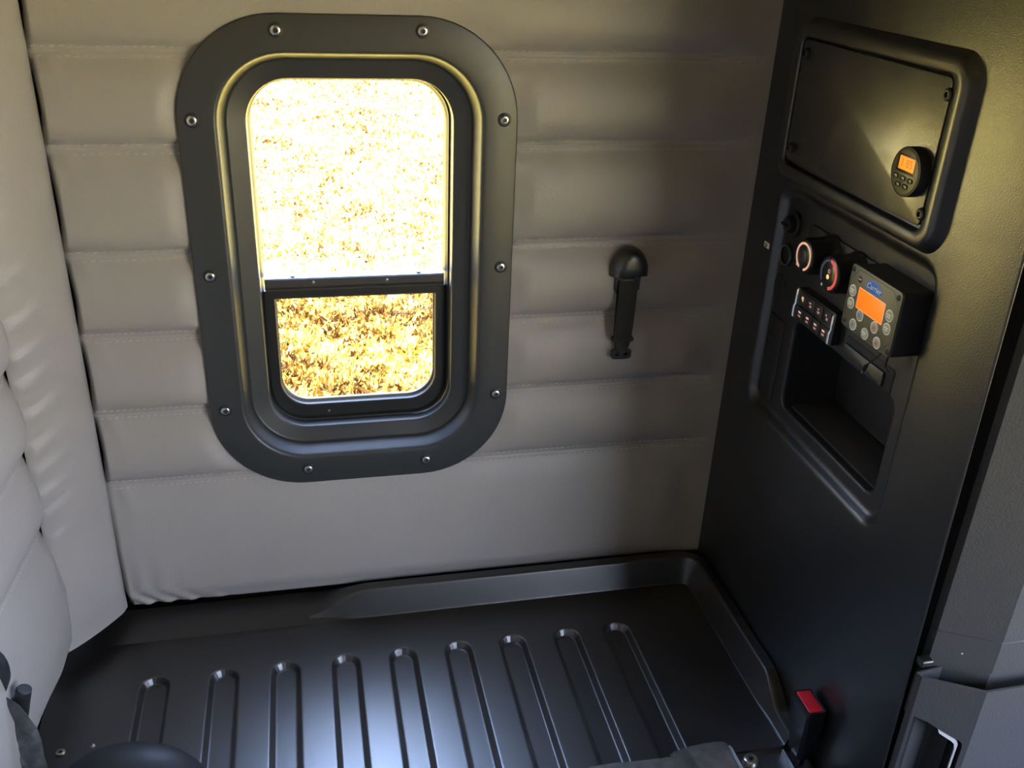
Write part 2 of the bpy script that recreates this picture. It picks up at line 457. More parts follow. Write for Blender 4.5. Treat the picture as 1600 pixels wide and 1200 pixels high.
mb = MB()  # unseen panels added to stop light leaking in at the corner
mb.add([(-.034, .066, -.95), (-.034, .02, -.95), (-.034, .02, 1.37), (-.034, .066, 1.37)], [(0, 1, 2, 3)])
mb.add([(-.034, .03, -.95), (-.09, -.06, -.95), (-.09, -.06, 1.37), (-.034, .03, 1.37)], [(0, 1, 2, 3)])
mb.add([(-.09, -.06, -.95), (-.13, -.13, -.95), (-.13, -.13, 1.37), (-.09, -.06, 1.37)], [(0, 1, 2, 3)])
struct(mb.build('leak_closer', DASH, smooth=False), 'unseen dark backing added behind the corner padding against light leaks', 'trim')

# ------------------------------------------------------------------ right wall (moulded plastic cabinet side)
R0 = RW(1.0)
def wedge(v):            # u of the cabinet's front edge, leaning slightly
    return .5745+.0235*(.54-v)
con_c = ((.0905+.462)/2, (.128+.479)/2, .462-.0905, .479-.128)
mb = MB()
con = [(w, h, r, z) for (w, h, r, z) in [(con_c[2]+.016, con_c[3]+.016, .036, 0), (con_c[2]+.012, con_c[3]+.012, .034, 0), (con_c[2]+.004, con_c[3]+.004, .031, -.0008), (con_c[2]-.003, con_c[3]-.003, .028, -.0035), (con_c[2]-.010, con_c[3]-.010, .025, -.0085), (con_c[2]-.017, con_c[3]-.017, .022, -.0112), (con_c[2]-.025, con_c[3]-.025, .019, -.012), (con_c[2]-.029, con_c[3]-.029, .017, -.012)]]
vz = [-.95, -.3, .05, .3, .54, .8, 1.37]
outer = [(-.03, -.95)]+[(wedge(v), v) for v in vz]+[(-.03, 1.37)]
mb.poly_holes(outer, [rrect(con_c[0], con_c[1], con[0][0], con[0][1], con[0][2], 10)], lambda u, v: R0(u, v, 0))
ring_loft(mb, R0, con_c[0], con_c[1], con, 10)
# front return edge
rt = [(0, 0), (.0012, -.0003), (.0020, -.0011), (.0022, -.0022), (.0012, -.0032), (-.012, -.0045), (-.05, -.006)]
mb.loft([[R0(wedge(v)+a, v, w) for (a, w) in rt] for v in vz], False)
wall_right = struct(mb.build('wall_right', PLAST, origin=(1, -.3, -.95), ang=40), 'charcoal grained plastic cabinet side at the right holding controls', 'wall')
# smooth console face with the cubby opening
mb = MB()
Fc = RW(1.012)
cub = (.301, .2285, .256, .137)      # centre u, centre v, w, h
cl_out = rrect(con_c[0], con_c[1], con[-1][0], con[-1][1], con[-1][2], 10)
cub_p = [(cub[2]+.012, cub[3]+.012, .022, 0), (cub[2]+.008, cub[3]+.008, .020, 0), (cub[2]+.004, cub[3]+.004, .018, -.0006), (cub[2]+.001, cub[3]+.001, .0165, -.0022), (cub[2], cub[3], .016, -.005)]
mb.poly_holes(cl_out, [rrect(cub[0], cub[1], cub_p[0][0], cub_p[0][1], cub_p[0][2], 8)], lambda u, v: Fc(u, v, 0))
ring_loft(mb, Fc, cub[0], cub[1], cub_p, 8)
mb.build('console_face', CONSOLE, wall_right, ang=40)
mb = MB()
ring_loft(mb, Fc, cub[0], cub[1], [(cub[2], cub[3], .016, -.005), (cub[2]-.004, cub[3]-.003, .014, -.083), (cub[2]-.006, cub[3]-.005, .013, -.087), (cub[2]-.012, cub[3]-.012, .012, -.088)], 8, False, True)
cubby = mb.build('cubby', CONSOLE, wall_right, ang=40)
mb = MB()
rprism(mb, FL(cub[1]-cub[3]/2+.0005), 1.059, -cub[0], .070, cub[2]-.022, .006, 0, .0025, .0008)
mb.build('liner_mat', plain('ribbed_rubber_mat', (.035, .034, .033), .75, bump=(1400, .0012, 1)), cubby)
# raised bezel round the upper compartment
Bc = ((.079+.4605)/2, (.487+.7045)/2, .4605-.079, .7045-.487)
mb = MB()
W, H = Bc[2], Bc[3]
ring_loft(mb, R0, Bc[0], Bc[1], [
    (W, H, .034, 0), (W-.002, H-.002, .0335, .0015), (W-.012, H-.012, .030, .011), (W-.017, H-.017, .028, .0145), (W-.024, H-.024, .026, .0162), (W-.032, H-.032, .023, .0165),
    (W-.050, H-.044, .015, .0158), (W-.0535, H-.0475, .013, .0148), (W-.055, H-.049, .012, .0130), (W-.055, H-.049, .012, .004), (W-.062, H-.056, .010, .003)], 10, False, True)
mb.build('bezel', PLAST_S, wall_right, ang=45)

# ------------------------------------------------------------------ upper compartment cover
ap = thing('access_panel', 'flat black cover panel screwed into the raised bezel, carrying the round thermostat', 'access panel', (1.0, -Bc[0], Bc[1]-.08))
mb = MB(); rprism(mb, R0, Bc[0]-.0005, Bc[1]+.0015, W-.0615, H-.0585, .008, .0035, .0136, .0012)
mb.build('cover_plate', PANEL, ap)
for (u, v) in ((.1225, .6600), (.4300, .6600), (.4315, .5330), (.1230, .5355)):
    s_ = screw(ap, R0, u, v, .0074, .0134, plain('black_screw', (.05, .05, .048), .35, metal=.6), .0058)
nt_ = PANEL.node_tree; tc_ = nt_.nodes.new('ShaderNodeTexCoord'); nz_ = nt_.nodes.new('ShaderNodeTexNoise'); nz_.inputs['Scale'].default_value = 11; nz_.inputs['Distortion'].default_value = 1.6
mr_ = nt_.nodes.new('ShaderNodeMapRange'); mr_.inputs[1].default_value = .42; mr_.inputs[2].default_value = .62; mr_.inputs[3].default_value = .30; mr_.inputs[4].default_value = .42
nt_.links.new(tc_.outputs['Object'], nz_.inputs['Vector']); nt_.links.new(nz_.outputs['Fac'], mr_.inputs[0]); nt_.links.new(mr_.outputs[0], nt_.nodes['Principled BSDF'].inputs['Roughness'])
# round thermostat on the panel
td = thing('thermostat', 'round black thermostat with small amber screen on the upper cover panel', 'thermostat', (.99, -.403, .545))
TU, TV = .4025, .5725
mb = MB(); disc(mb, R0, TU, TV, .0275, .0130, .0270, .0015, 12); mb.build('housing', MATTE, td)
mb = MB(); disc(mb, R0, TU, TV, .0245, .0268, .0276, .0005, 12); mb.build('faceplate', FACE2, td)
mb = MB(); rprism(mb, R0, TU+.0005, TV+.0085, .0345, .0200, .002, .0274, .0279, .0002); mb.build('screen_surround', BLACK, td)
mb = MB(); rprism(mb, R0, TU+.0012, TV+.0090, .0280, .0145, .0012, .0277, .0282, .0002); scr = mb.build('screen', ORANGE2, td)
text('digits', '1 85', .0125, R0, TU+.0012, TV+.0090, .0284, DIGIT, scr)
for (u, v) in ((TU-.0145, TV-.0070), (TU-.0005, TV-.0070), (TU+.0130, TV-.0072), (TU-.0075, TV-.0152), (TU+.0065, TV-.0152)):
    m = MB(); rprism(m, R0, u, v, .0098, .0052, .0025, .0272, .0290, .0008); m.build('button', BLACK, td)

# ------------------------------------------------------------------ climate control with two rotary knobs
cc = thing('climate_control', 'black heater control module with two protruding rotary knobs', 'climate control', (1.012, -.26, .38))
mb = MB(); rprism(mb, Fc, .2585, .4100, .180, .064, .012, -.001, .0035, .0015); mb.build('backplate', MATTE, cc)
def knob(u, v, kind):
    m = MB()
    R = .0235
    prof = [(.058, 0.0), (.056, .004), (.052, .0055), (.0505, .018), (.0480, .036), (.0465, .0385), (.044, .0395)]
    ring_loft(m, Fc, u, v, [(d, d, d/2, .003+z) for (d, z) in prof], 10, False, True)
    k = m.build('knob', BLACK, cc, ang=50)
    m = MB()
    for q in range(28):                                   # grip ribs
        a = 2*pi*q/28
        c, s_ = cos(a), sin(a); r0 = .0254
        p = [(u+r0*c-.0012*s_, v+r0*s_+.0012*c), (u+(r0+.0004)*c, v+(r0+.0004)*s_), (u+r0*c+.0012*s_, v+r0*s_-.0012*c)]
        m.loft([[Fc(x, y, .011) for (x, y) in p], [Fc(u+(x-u)*.955, v+(y-v)*.955, .037) for (x, y) in p]], False)
    m.build('grip_ribs', BLACK, k)
    def arc(a0, a1, r0, r1, z=.0428, n=40):
        m = MB()
        P = [radians(a0+(a1-a0)*i/n) for i in range(n+1)]
        m.loft([[Fc(u+r*cos(a), v+r*sin(a), zz) for a in P] for (r, zz) in ((r0, z-.0006), (r0, z), (r1, z), (r1, z-.0006))], False)
        return m
    if kind == 0:
        arc(-75, 248, .0160, .0192).build('dial_ring', PEACH, k)
        m = MB(); disc(m, Fc, u, v, .0095, .042, .0436, .0012, 8); m.build('knob_hub', plain('knob_hub_black', (.03, .03, .025), .35), k)
    else:
        arc(96, 222, .0162, .0194).build('cold_arc', BLUEP, k)
        arc(-78, 90, .0158, .0200).build('hot_arc', REDP, k)
        m = MB(); disc(m, Fc, u-.001, v-.0035, .0032, .042, .0430, .0004, 6); m.build('indicator', LAMPY, k)
        m = MB(); ring_loft(m, Fc, u+.0005, v+.0045, [(.0056, .0056, .0028, .0422), (.0056, .0056, .0028, .0430), (.0032, .0032, .0016, .0430), (.0032, .0032, .0016, .0422)], 6); m.build('icon', PINK, k)
    m = MB(); a = radians(228 if kind == 0 else 236); disc(m, Fc, u+.0208*cos(a), v+.0208*sin(a), .0021, .0405, .0428, .0004, 5); m.build('pointer', WHITEP, k)
    return k
knob(.2330, .4165, 0); knob(.3000, .4155, 1)

# ------------------------------------------------------------------ eight-button switch panel
sp = thing('switch_panel', 'black eight-button switch panel with silver end strips below the knobs', 'switch panel', (1.012, -.238, .307))
PU, PV = .2385, .3318
mb = MB(); rprism(mb, Fc, PU, PV, .103, .048, .005, 0, .0135, .0020); mb.build('housing', BLACK, sp)
rows = ((PV+.0110, .0195), (PV-.0110, .0195)); PW = .0218
for r, (v, h) in enumerate(rows):
    for c in range(4):
        u = PU-.0335+c*.0222
        m = MB(); rprism(m, Fc, u, v, PW-.0008, h, .0012, .0130, .0148 if r == 0 else .0156, .0008, 3)
        b = m.build('button', MATTE, sp)
        z = .0150 if r == 0 else .0158
        if r == 0:
            m = MB()
            if c == 0:
                pts = [(-.0035, .001), (-.001, .0045), (.0035, .0035), (.0025, -.004)]
                m.add([Fc(u+p[0], v+p[1], z) for p in pts], [(0, 1, 2, 3)])
                m.build('icon', PEACH, b, smooth=False)
            else:
                for (du, dv, w, hh) in (((-.001, .0025, .006, .0022), (.0005, -.002, .005, .003)), ((-.0005, .003, .005, .0018), (.0005, -.0015, .006, .0032)), ((-.0015, .0028, .003, .003), (.0015, -.0018, .0045, .0035)))[c-1]:
                    rprism(m, Fc, u+du, v+dv, w, hh, .0004, z-.0006, z, .0001, 2)
                m.build('icon', PINK, b)
        else:
            m = MB(); rprism(m, Fc, u, v+.0026, .0072, .0028, .0004, z-.0006, z, .0001, 2); m.build('icon', PEACH, b)
            m = MB(); rprism(m, Fc, u, v-.0028, .0068, .0028, .0004, z-.0006, z, .0001, 2); m.build('icon', PINK, b)
for sgn in (-1, 1):
    m = MB(); u = PU+sgn*.0492
    prof = [(.0048, .0002), (.0046, .0150), (.0052, .0168), (.0048, .0150)]
    m.loft([[Fc(u-.0027, PV+y, .0125), Fc(u-.0024, PV+y, .0158+b), Fc(u-.0008, PV+y, .0170+b), Fc(u+.0012, PV+y, .0170+b), Fc(u+.0024, PV+y, .0158+b), Fc(u+.0027, PV+y, .0125)]
            for (y, b) in ((.0222, -.002), (.0205, -.0004), (.004, .0002), (.0005, -.0004), (-.004, .0018), (-.0195, .0014), (-.0222, -.002))], False)
    m.build('end_strip', CHROME, sp)

# ------------------------------------------------------------------ boxed climate controller
bx = thing('climate_controller', 'boxy black controller with blank orange screen, round buttons and blue oval badge', 'controller', (1.012, -.398, .365))
BU, BV, BWd, BH = .3975, .4075, .1070, .0800
mb = MB(); rprism(mb, Fc, BU+.0025, BV, .1055, .0795, .005, 0, .0385, .0010, 6)
mb.build('housing', MATTE, bx)
mb = MB(); rprism(mb, Fc, BU, BV, BWd, BH, .006, .0382, .0402, .0006, 6); mb.build('faceplate', FACE, bx)
# etched outline with cut corners
mb = MB()
def line(m, pts, w, z, closed=True):
    n = len(pts)
    for i in range(n if closed else n-1):
        a = Vector(pts[i]); b = Vector(pts[(i+1) % n]); d = (b-a).normalized(); q = Vector((-d.y, d.x))*w/2
        m.add([Fc(*(a-q), z), Fc(*(b-q), z), Fc(*(b+q), z), Fc(*(a+q), z)], [(0, 1, 2, 3)])
c, e = .014, .0035
L, Rr, Tt, Bb = BU-BWd/2+e, BU+BWd/2-e, BV+BH/2-e, BV-BH/2+e
line(mb, [(L+c, Tt), (Rr-c, Tt), (Rr, Tt-c), (Rr, Bb+c), (Rr-c, Bb), (L+c, Bb), (L, Bb+c), (L, Tt-c)], .0008, .04028)
mb.build('etched_outline', BLACK, bx, smooth=False)
for (u, v) in ((.3486, .4404), (.4445, .4400), (.4465, .3735), (.3505, .3745)):
    screw(bx, Fc, u, v, .0034, .0400, BLACK, .0012)
mb = MB(); rprism(mb, Fc, .3960, .4112, .0555, .0250, .0008, .0398, .0407, .0003, 3); mb.build('screen', ORANGE, bx)
mb = MB(); rprism(mb, Fc, .3960, .4112, .0572, .0267, .0012, .0396, .0404, .0003, 3); mb.build('screen_bezel', PEACH, bx)
for (u, v, mt) in ((.3561, .4155, BTNMARK), (.3570, .3994, BTNMARK), (.3808, .3925, BTNBLUE), (.3707, .3765, BTNBLUE), (.3978, .3757, BTNMARK), (.4133, .3905, BTNRED), (.4243, .3755, BTNRED), (.4365, .3985, BTNMARK), (.4360, .4146, BTNMARK)):
    m = MB(); disc(m, Fc, u, v, .0074, .0398, .0412, .0005, 6); b = m.build('button', BTNRING, bx)
    m = MB(); disc(m, Fc, u, v, .0060, .0408, .0416, .0003, 6); m.build('button_cap', BTNFACE, b)
    m = MB()
    if mt is BTNMARK:
        rprism(m, Fc, u, v+.0013, .0080, .0016, .0003, .0414, .0418, .0001, 2); rprism(m, Fc, u, v-.0015, .0066, .0015, .0003, .0414, .0418, .0001, 2)
    elif mt is BTNBLUE:
        for a in (0, 60, 120):
            a = radians(a); d = (cos(a)*.003, sin(a)*.003); q = (-sin(a)*.0005, cos(a)*.0005)
            m.add([Fc(u-d[0]-q[0], v-d[1]-q[1], .0418), Fc(u+d[0]-q[0], v+d[1]-q[1], .0418), Fc(u+d[0]+q[0], v+d[1]+q[1], .0418), Fc(u-d[0]+q[0], v-d[1]+q[1], .0418)], [(0, 1, 2, 3)])
    else:
        m.add([Fc(u-.0032, v-.0022, .0418), Fc(u+.0032, v-.0022, .0418), Fc(u, v+.0034, .0418)], [(0, 1, 2)])
    m.build('symbol', mt, b)
m = MB()
def ell(u, v, a, b_, z, n=32): return [Fc(u+a*cos(2*pi*i/n), v+b_*sin(2*pi*i/n), z) for i in range(n)]
lu, lv = .3962, .4330
m.loft([ell(lu, lv, .0165, .0080, .0398), ell(lu, lv, .0165, .0080, .0406), ell(lu, lv, .0150, .0068, .0407)], True, False, True)
badge = m.build('badge', LOGOB, bx)
m = MB(); m.loft([ell(lu, lv, .0158, .0075, .04075), ell(lu, lv, .0149, .0067, .04085)], True); m.build('badge_rim', plain('badge_rim_blue', (.16, .32, .72), .4), badge)
text('badge_lettering', 'Carrier', .0100, Fc, lu, lv, .0409, LOGOW, badge, shear=.3)
m = MB(); disc(m, Fc, .3655, .4330, .0042, .0398, .0406, .0003, 6); led = m.build('indicator', MATTE, bx)
m = MB(); rprism(m, Fc, .3655, .4332, .0060, .0014, .0003, .0405, .0409, .0001, 2); m.build('symbol', BTNMARK, led)
# thin lead hanging below the box with a small plug
ld = thing('wire_lead', 'thin black wire lead with small plug end hanging under the boxy controller', 'wire', (.99, -.40, .315))
m = MB(); m.tube([(.990, -.4170, .3695), (.985, -.4175, .3570), (.982, -.4090, .3450), (.983, -.3985, .3330)], .0010, 8); m.build('wire', BLACK, ld)
m = MB(); m.tube([(.983, -.4005, .3352), (.983, -.3985, .3330), (.9845, -.3945, .3270), (.985, -.3925, .3235)], [.0016, .0024, .0024, .0018], 8); m.build('plug', BLACK, ld)
m = MB(); m.tube([(.985, -.3925, .3235), (.9855, -.3895, .3185)], .0014, 8); m.build('plug_tip', STEEL, ld)
m = MB(); m.tube([(1.000, -.4215, .3690), (.993, -.4215, .3540), (.990, -.4240, .3430), (.991, -.4310, .3395)], .0013, 8); m.build('short_wire', BLACK, ld)
# blank flap cover under the box
fc = thing('flap_cover', 'low charcoal flap cover over a dark slot and painted shade under the boxy controller', 'cover', (1.012, -.356, .302))
m = MB(); rprism(m, Fc, .3610, .3155, .1120, .0340, .004, -.0008, .0008, .0004); m.build('slot_and_shade', GAP_AND_SHADE, fc)  # thin black plate: slot gap plus the controller's shadow as colour
m = MB(); rprism(m, Fc, .3540, .3125, .0930, .0195, .002, .0004, .0042, .0012); m.build('flap', CONSOLE, fc)

# ------------------------------------------------------------------ sockets and covers at the left end of the console
ps = thing('power_socket', 'power socket with thin grey metal rim beside the knobs', 'socket', (1.012, -.1185, .36))
m = MB(); ring_loft(m, Fc, .1185, .3780, [(.034, .034, .017, 0), (.033, .033, .0165, .0035), (.031, .031, .0155, .0045), (.0265, .0265, .0133, .0045), (.026, .026, .013, -.004), (.0255, .0255, .0127, -.006)], 8, False, True); m.build('socket_body', MATTE, ps)
m = MB(); ring_loft(m, Fc, .1185, .3780, [(.0305, .0305, .0152, .0045), (.0300, .0300, .015, .0058), (.0280, .0280, .014, .0058), (.0270, .0270, .0135, .0040)], 10); m.build('rim', plain('dull_nickel', (.65, .63, .57), .35, metal=1.), ps)
kl = thing('push_socket', 'round black plug with slotted cap above the power socket', 'plug', (1.012, -.124, .41))
m = MB(); disc(m, Fc, .1245, .4265, .0190, 0, .0050, .0015, 10); m.build('collar', MATTE, kl)
m = MB(); ring_loft(m, Fc, .1235, .4265, [(.026, .026, .013, .004), (.025, .025, .0125, .010), (.021, .021, .0105, .014), (.012, .012, .006, .0155)], 8, False, True); m.build('cap', BLACK, kl)
m = MB(); rprism(m, Fc, .1215, .4255, .019, .0045, .002, .0140, .0172, .001); m.build('tab', BLACK, kl)
rc = thing('blank_cap', 'flush round blank cap under the power socket', 'cover', (1.012, -.111, .31))
m = MB(); disc(m, Fc, .1110, .3260, .0185, -.0005, .0008, .0004, 12); m.build('seat_ring', GAP_AND_SHADE, rc)
m = MB(); disc(m, Fc, .1110, .3260, .0172, .0002, .0018, .0010, 12); m.build('cap', CONSOLE, rc)
fp = thing('narrow_cover', 'tall narrow black access cover left of the storage cubby', 'cover', (1.012, -.1215, .15))
m = MB(); rprism(m, Fc, .1240, .2160, .0480, .1340, .003, -.0008, .0006, .0004); m.build('shadow_groove', GAP_AND_SHADE, fp)
m = MB(); rprism(m, Fc, .1240, .2160, .0450, .1310, .003, .0002, .0022, .0010); m.build('cover_plate', CONSOLE, fp)
m = MB(); rprism(m, Fc, .1090, .2600, .0030, .0330, .001, .0018, .0036, .0008); m.build('pull_ridge', MATTE, fp)
m = MB(); rprism(m, Fc, .1080, .2360, .0090, .0050, .002, .0018, .0026, .0004); m.build('catch', GAP_AND_SHADE, fp)
st = thing('sticker', 'tiny pale rectangular sticker near the back edge of the console', 'sticker', (1.0, -.078, .37))
m = MB(); rprism(m, RW(1.0), .0745, .3790, .0150, .0085, .0005, 0, .0012, .0003, 2); m.build('label_plate', STICK, st)
m = MB(); rprism(m, RW(1.0), .0745, .3808, .0100, .0012, .0003, .0010, .0015, .0001, 2); rprism(m, RW(1.0), .0740, .3775, .0060, .0022, .0003, .0010, .0015, .0001, 2); m.build('print', MATTE, st)

# ------------------------------------------------------------------ door pillar panel beyond the gap
def pil(off, z):         # plan outline of the pillar, off pushes it into the room
    P = [(1.060, -.560), (1.0245, -.5745), (1.0262, -.5850), (1.0894, -.6185), (1.150, -.6192), (1.330, -.6200)]
    if off: P = [(1.050, -.590), (1.0060, -.5955), (1.0078, -.6035), (1.0705, -.6385), (1.130, -.6375), (1.330, -.6380)]
    dx = -.024*(z-.06)*0
    return [(x, y-.020*(.06-z)*0, z) for (x, y) in P]
mb = MB()
mb.loft([pil(0, z) for z in (1.37, .6, .0720)], False)
mb.loft([pil(0, .0720), [(x+.0015, y+.0015, z) for (x, y, z) in pil(0, .0708)], pil(0, .0696)], False)
mb.loft([pil(0, .0696), pil(0, .0240)], False)
trim_2 = struct(mb.build('trim_2', PILLAR, origin=(1.15, -.6, .02), ang=12), 'faceted charcoal pillar trim beyond the dark gap at the right', 'pillar trim')
# small witness marks
m = MB(); disc(m, lambda u, v, w=0: (1.0262+.8835*u-.468*w, -.5850-.468*u-.8835*w, v), .0335, .0445, .0011, -.001, .0004, .0002, 5); m.build('clip_head', WHITEP, trim_2)
mb = MB()
lo, up_ = pil(1, .0158), pil(0, .0240)
p1 = pil(1, 0)
mb.loft([[(x, y, .0242) for (x, y, z) in up_], [(x+.001, y+.003, .0226) for (x, y, z) in up_], [(x+.001, y+.003, -.050) for (x, y, z) in up_], [(x+.003, y+.0065, -.050) for (x, y, z) in p1], [(x+.003, y+.0065, .0120) for (x, y, z) in p1], [(x+.0022, y+.0045, .0155) for (x, y, z) in p1], [(x+.0008, y+.0016, .0165) for (x, y, z) in p1], lo], False)
# lower facet with the grab recess
a, b = Vector((1.0078, -.6035)), Vector((1.0705, -.6385)); d = (b-a); fl_ = d.length; d = d/fl_; nn = Vector((d.y, -d.x))
def FB(u, v, w=0.): p = a+d*u+nn*w; return (p.x, p.y, v)
hole = [(.0040, -.0440), (.0200, -.0480), (.0365, -.0560), (.0500, -.0610), (.0600, -.0650), (.0645, -.0690), (.0655, -.0760), (.0650, -.40), (.0040, -.40)]
mb.poly_holes([(0, .0165), (fl_, .0165), (fl_, -.95), (0, -.95)], [hole], FB)
mb.loft([[pil(1, z)[0], pil(1, z)[1], pil(1, z)[2]] for z in (.0165, -.95)], False)
mb.loft([[pil(1, z)[3], pil(1, z)[4], pil(1, z)[5]] for z in (.0165, -.95)], False)
trim_3 = struct(mb.build('trim_3', PILLAR, origin=(1.07, -.6, -.95), ang=20), 'lower charcoal pillar trim with a ledge and grab recess', 'pillar trim')
m = MB()
hi_ = [(u+.0025*(1 if u < .03 else -1), v-.0022) for (u, v) in hole]
m.loft([[FB(u, v, 0) for (u, v) in hole], [FB(u, v, -.012) for (u, v) in hole]])
m.build('recess_rim', GAP_AND_SHADE, trim_3, ang=30)
m = MB()      # scooped inside of the recess
us = [.0040+.0615*i/14 for i in range(15)]
def topv(u):
    for (p, q) in zip(hole[:6], hole[1:7]):
        if p[0] <= u <= q[0]: return p[1]+(q[1]-p[1])*(u-p[0])/(q[0]-p[0])
    return hole[6][1]
m.loft([[FB(u, (topv(u) if k == 0 else -.40), -.004-.034*sin(pi*min(1, (i/14)*1.15)) if i < 12 else -.016) for i, u in enumerate(us)] for k in (0, 1)], False)
m.build('recess_scoop', PLAST_S, trim_3, ang=60)
m = MB()
arc = [(.0345, -.0575), (.0440, -.0622), (.0540, -.0665), (.0590, -.0695), (.0612, -.0740), (.0612, -.0820), (.0600, -.40)]
arc2 = [(.0375, -.0640), (.0440, -.0675), (.0525, -.0715), (.0565, -.0745), (.0580, -.0785), (.0590, -.0850), (.0585, -.40)]
m.loft([[FB(u, v, -.0062) for (u, v) in arc], [FB(u, v, -.0030) for (u, v) in arc], [FB(u, v, -.0030) for (u, v) in arc2], [FB(u, v, -.0062) for (u, v) in arc2]], False)
m.build('daylit_edge', PALE, trim_3, ang=30)  # daylight on the inner edge, painted as a pale strip
# dark seal strip inside the gap
m = MB(); m.loft([[(1.055, -.5600, z), (1.030, -.54, z), (1.008, -.52, z)] for z in (1.37, -.95)], False)
struct(m.build('trim_4', GAP_AND_SHADE, origin=(1.01, -.53, -.95)), 'black seal strip deep in the gap', 'seal strip')
# little bridge bracket across the gap
m = MB(); rprism(m, RW(1.006), .5955, .0350, .013, .010, .003, -.012, .0015, .001)
m.build('gap_tab', PLAST, trim_3)

# ------------------------------------------------------------------ bunk base pan
ZP = -.273
YB, XR = -.049, .9645
RIB_X = [.055, .1575, .251, .345, .4363, .527, .618, .711, .800]
rr0 = .030
front = -.4315
pan = thing('bunk_base', 'glossy black moulded bunk base with nine sunken grooves and raised lip', 'bunk base', (.45, -.25, -.45))
# floor outline, counter-clockwise from the back left corner
cr = .014
floor_path = [(-.030, YB)]
back = [(-.030+.008*i, YB) for i in range(1, int((XR-cr+.030)/.008)+1)]
cornerp = [(XR-cr+cr*sin(pi/2*k/6), YB-cr+cr*cos(pi/2*k/6)) for k in range(7)]
side = [(XR, YB-cr-.012*i) for i in range(1, int((YB-cr-front)/.012)+1)]
side.append((XR, front))
crease = [(-.0925, -.0405), (-.060, -.0455)]+floor_path+back+cornerp+side
fr = [(.20, front), (.115, -.358), (.05, -.318), (-.03, -.299), (-.066, -.292), (-.086, -.283), (-.0965, -.266)]
left = [(-.0965, -.15), (-.0958, -.085)]
outline = crease+fr+left
L_ = .36
def stad(cx, r, n=10):
    top = YB-.080-.001; y1 = top-.023; y0 = front+.018
    pts = [(cx+r*cos(pi*k/n), y1+r*sin(pi*k/n)) for k in range(n+1)]
    pts += [(cx+r*cos(pi+pi*k/n), y0+r*sin(pi+pi*k/n)) for k in range(n+1)]
    return pts
RR = [(.0262, 0), (.0246, 0), (.0236, -.0002), (.0226, -.0007), (.0217, -.0016), (.0210, -.0028), (.0172, -.0092), (.0165, -.0103), (.0156, -.0110), (.0146, -.0114), (.0136, -.0115), (.0124, -.0115)]
mb = MB()
holes = []
for x in RIB_X:
    if x < .10:
        y0 = -.275
        def stad2(cx, r, n=10):
            y1 = YB-.081-.023
            return [(cx+r*cos(pi*k/n), y1+r*sin(pi*k/n)) for k in range(n+1)]+[(cx+r*cos(pi+pi*k/n), y0+r*sin(pi+pi*k/n)) for k in range(n+1)]
        S = stad2
    else: S = stad
    holes.append(S(x, RR[0][0]))
    mb.loft([[(p[0], p[1], ZP+z) for p in S(x, r)] for (r, z) in RR], True, False, True)
mb.poly_holes(outline, holes, lambda x, y: (x, y, ZP))
# back flange / raised lip: profile swept along the crease, offset outwards
lipb = [(0, 0), (.0007, .0001), (.0013, .0006), (.0018, .0015), (.0022, .0030), (.0142, .0456)]
lipb += [(.01997+.006*cos(radians(a_)), .04395+.006*sin(radians(a_))) for a_ in range(154, 80, -10)]
lipb += [(.0290, .0499)]+[(.0300+.0045*sin(radians(a_)), .0454+.0045*cos(radians(a_))) for a_ in range(10, 91, 12)]+[(.0345, .036)]
nl = len(lipb)
slope = [(.062*i/(nl-1), .0186*i/(nl-1)) for i in range(nl)]
def liph(x, y):
    if y >= YB-1e-6: return sm(.278, .395, x)
    return 1-sm(.322, .392, -y)*.66
rows_ = []
P2 = [Vector(p) for p in crease[2:]]
for i, p in enumerate(P2):
    t = (P2[min(i+1, len(P2)-1)]-P2[max(i-1, 0)]).normalized()
    n_ = Vector((-t.y, t.x))
    k = liph(p.x, p.y)
    k2 = k
    on_side = p.y < YB-cr*1.01
    row = []
    low = [(.0345*q/(nl-1), .0036*sin(pi*q/(nl-1))) for q in range(nl)]
    base = low if on_side else slope
    for (sa, la) in zip(base, lipb):
        oo = sa[0]*(1-k2)+la[0]*k2
        if i < 2 and False: oo = 0
        q = p+n_*oo
        row.append((q.x, q.y, ZP+sa[1]*(1-k2)+la[1]*k2))
    rows_.append(row)
mb.loft(rows_, False)
# corner flange at the back left
fl0 = rows_[0]
mb.add([(-.0925, -.0405, ZP), (-.060, -.0455, ZP), (-.030, YB, ZP), (-.0990, -.020, ZP+.007), (-.070, .012, ZP+.013), fl0[-1], fl0[4]],
       [(0, 1, 4, 3), (1, 2, 6, 5, 4)])
# front: small step down to the mounting flange, then the front face
step = [(0, 0), (.002, -.0004), (.004, -.0013), (.006, -.0025), (.009, -.0036), (.050, -.0040), (.0525, -.0095), (.053, -.014), (.053, -.16)]
fp_ = [(XR+.030, front)]+[(.96, front)]+fr
Q = [Vector(p) for p in fp_]
rows_ = []
for i, p in enumerate(Q):
    t = (Q[min(i+1, len(Q)-1)]-Q[max(i-1, 0)]).normalized(); n_ = Vector((-t.y, t.x))
    if n_.y > 0 and i < 5: n_ = -n_
    if i >= len(Q)-2: n_ = Vector((-1, -.2)).normalized()
    sc_ = 1. if p.x > .19 else .10
    rows_.append([(p.x+n_.x*a*sc_, p.y+n_.y*a*sc_, ZP+z) for (a, z) in step])
mb.loft(rows_, False)
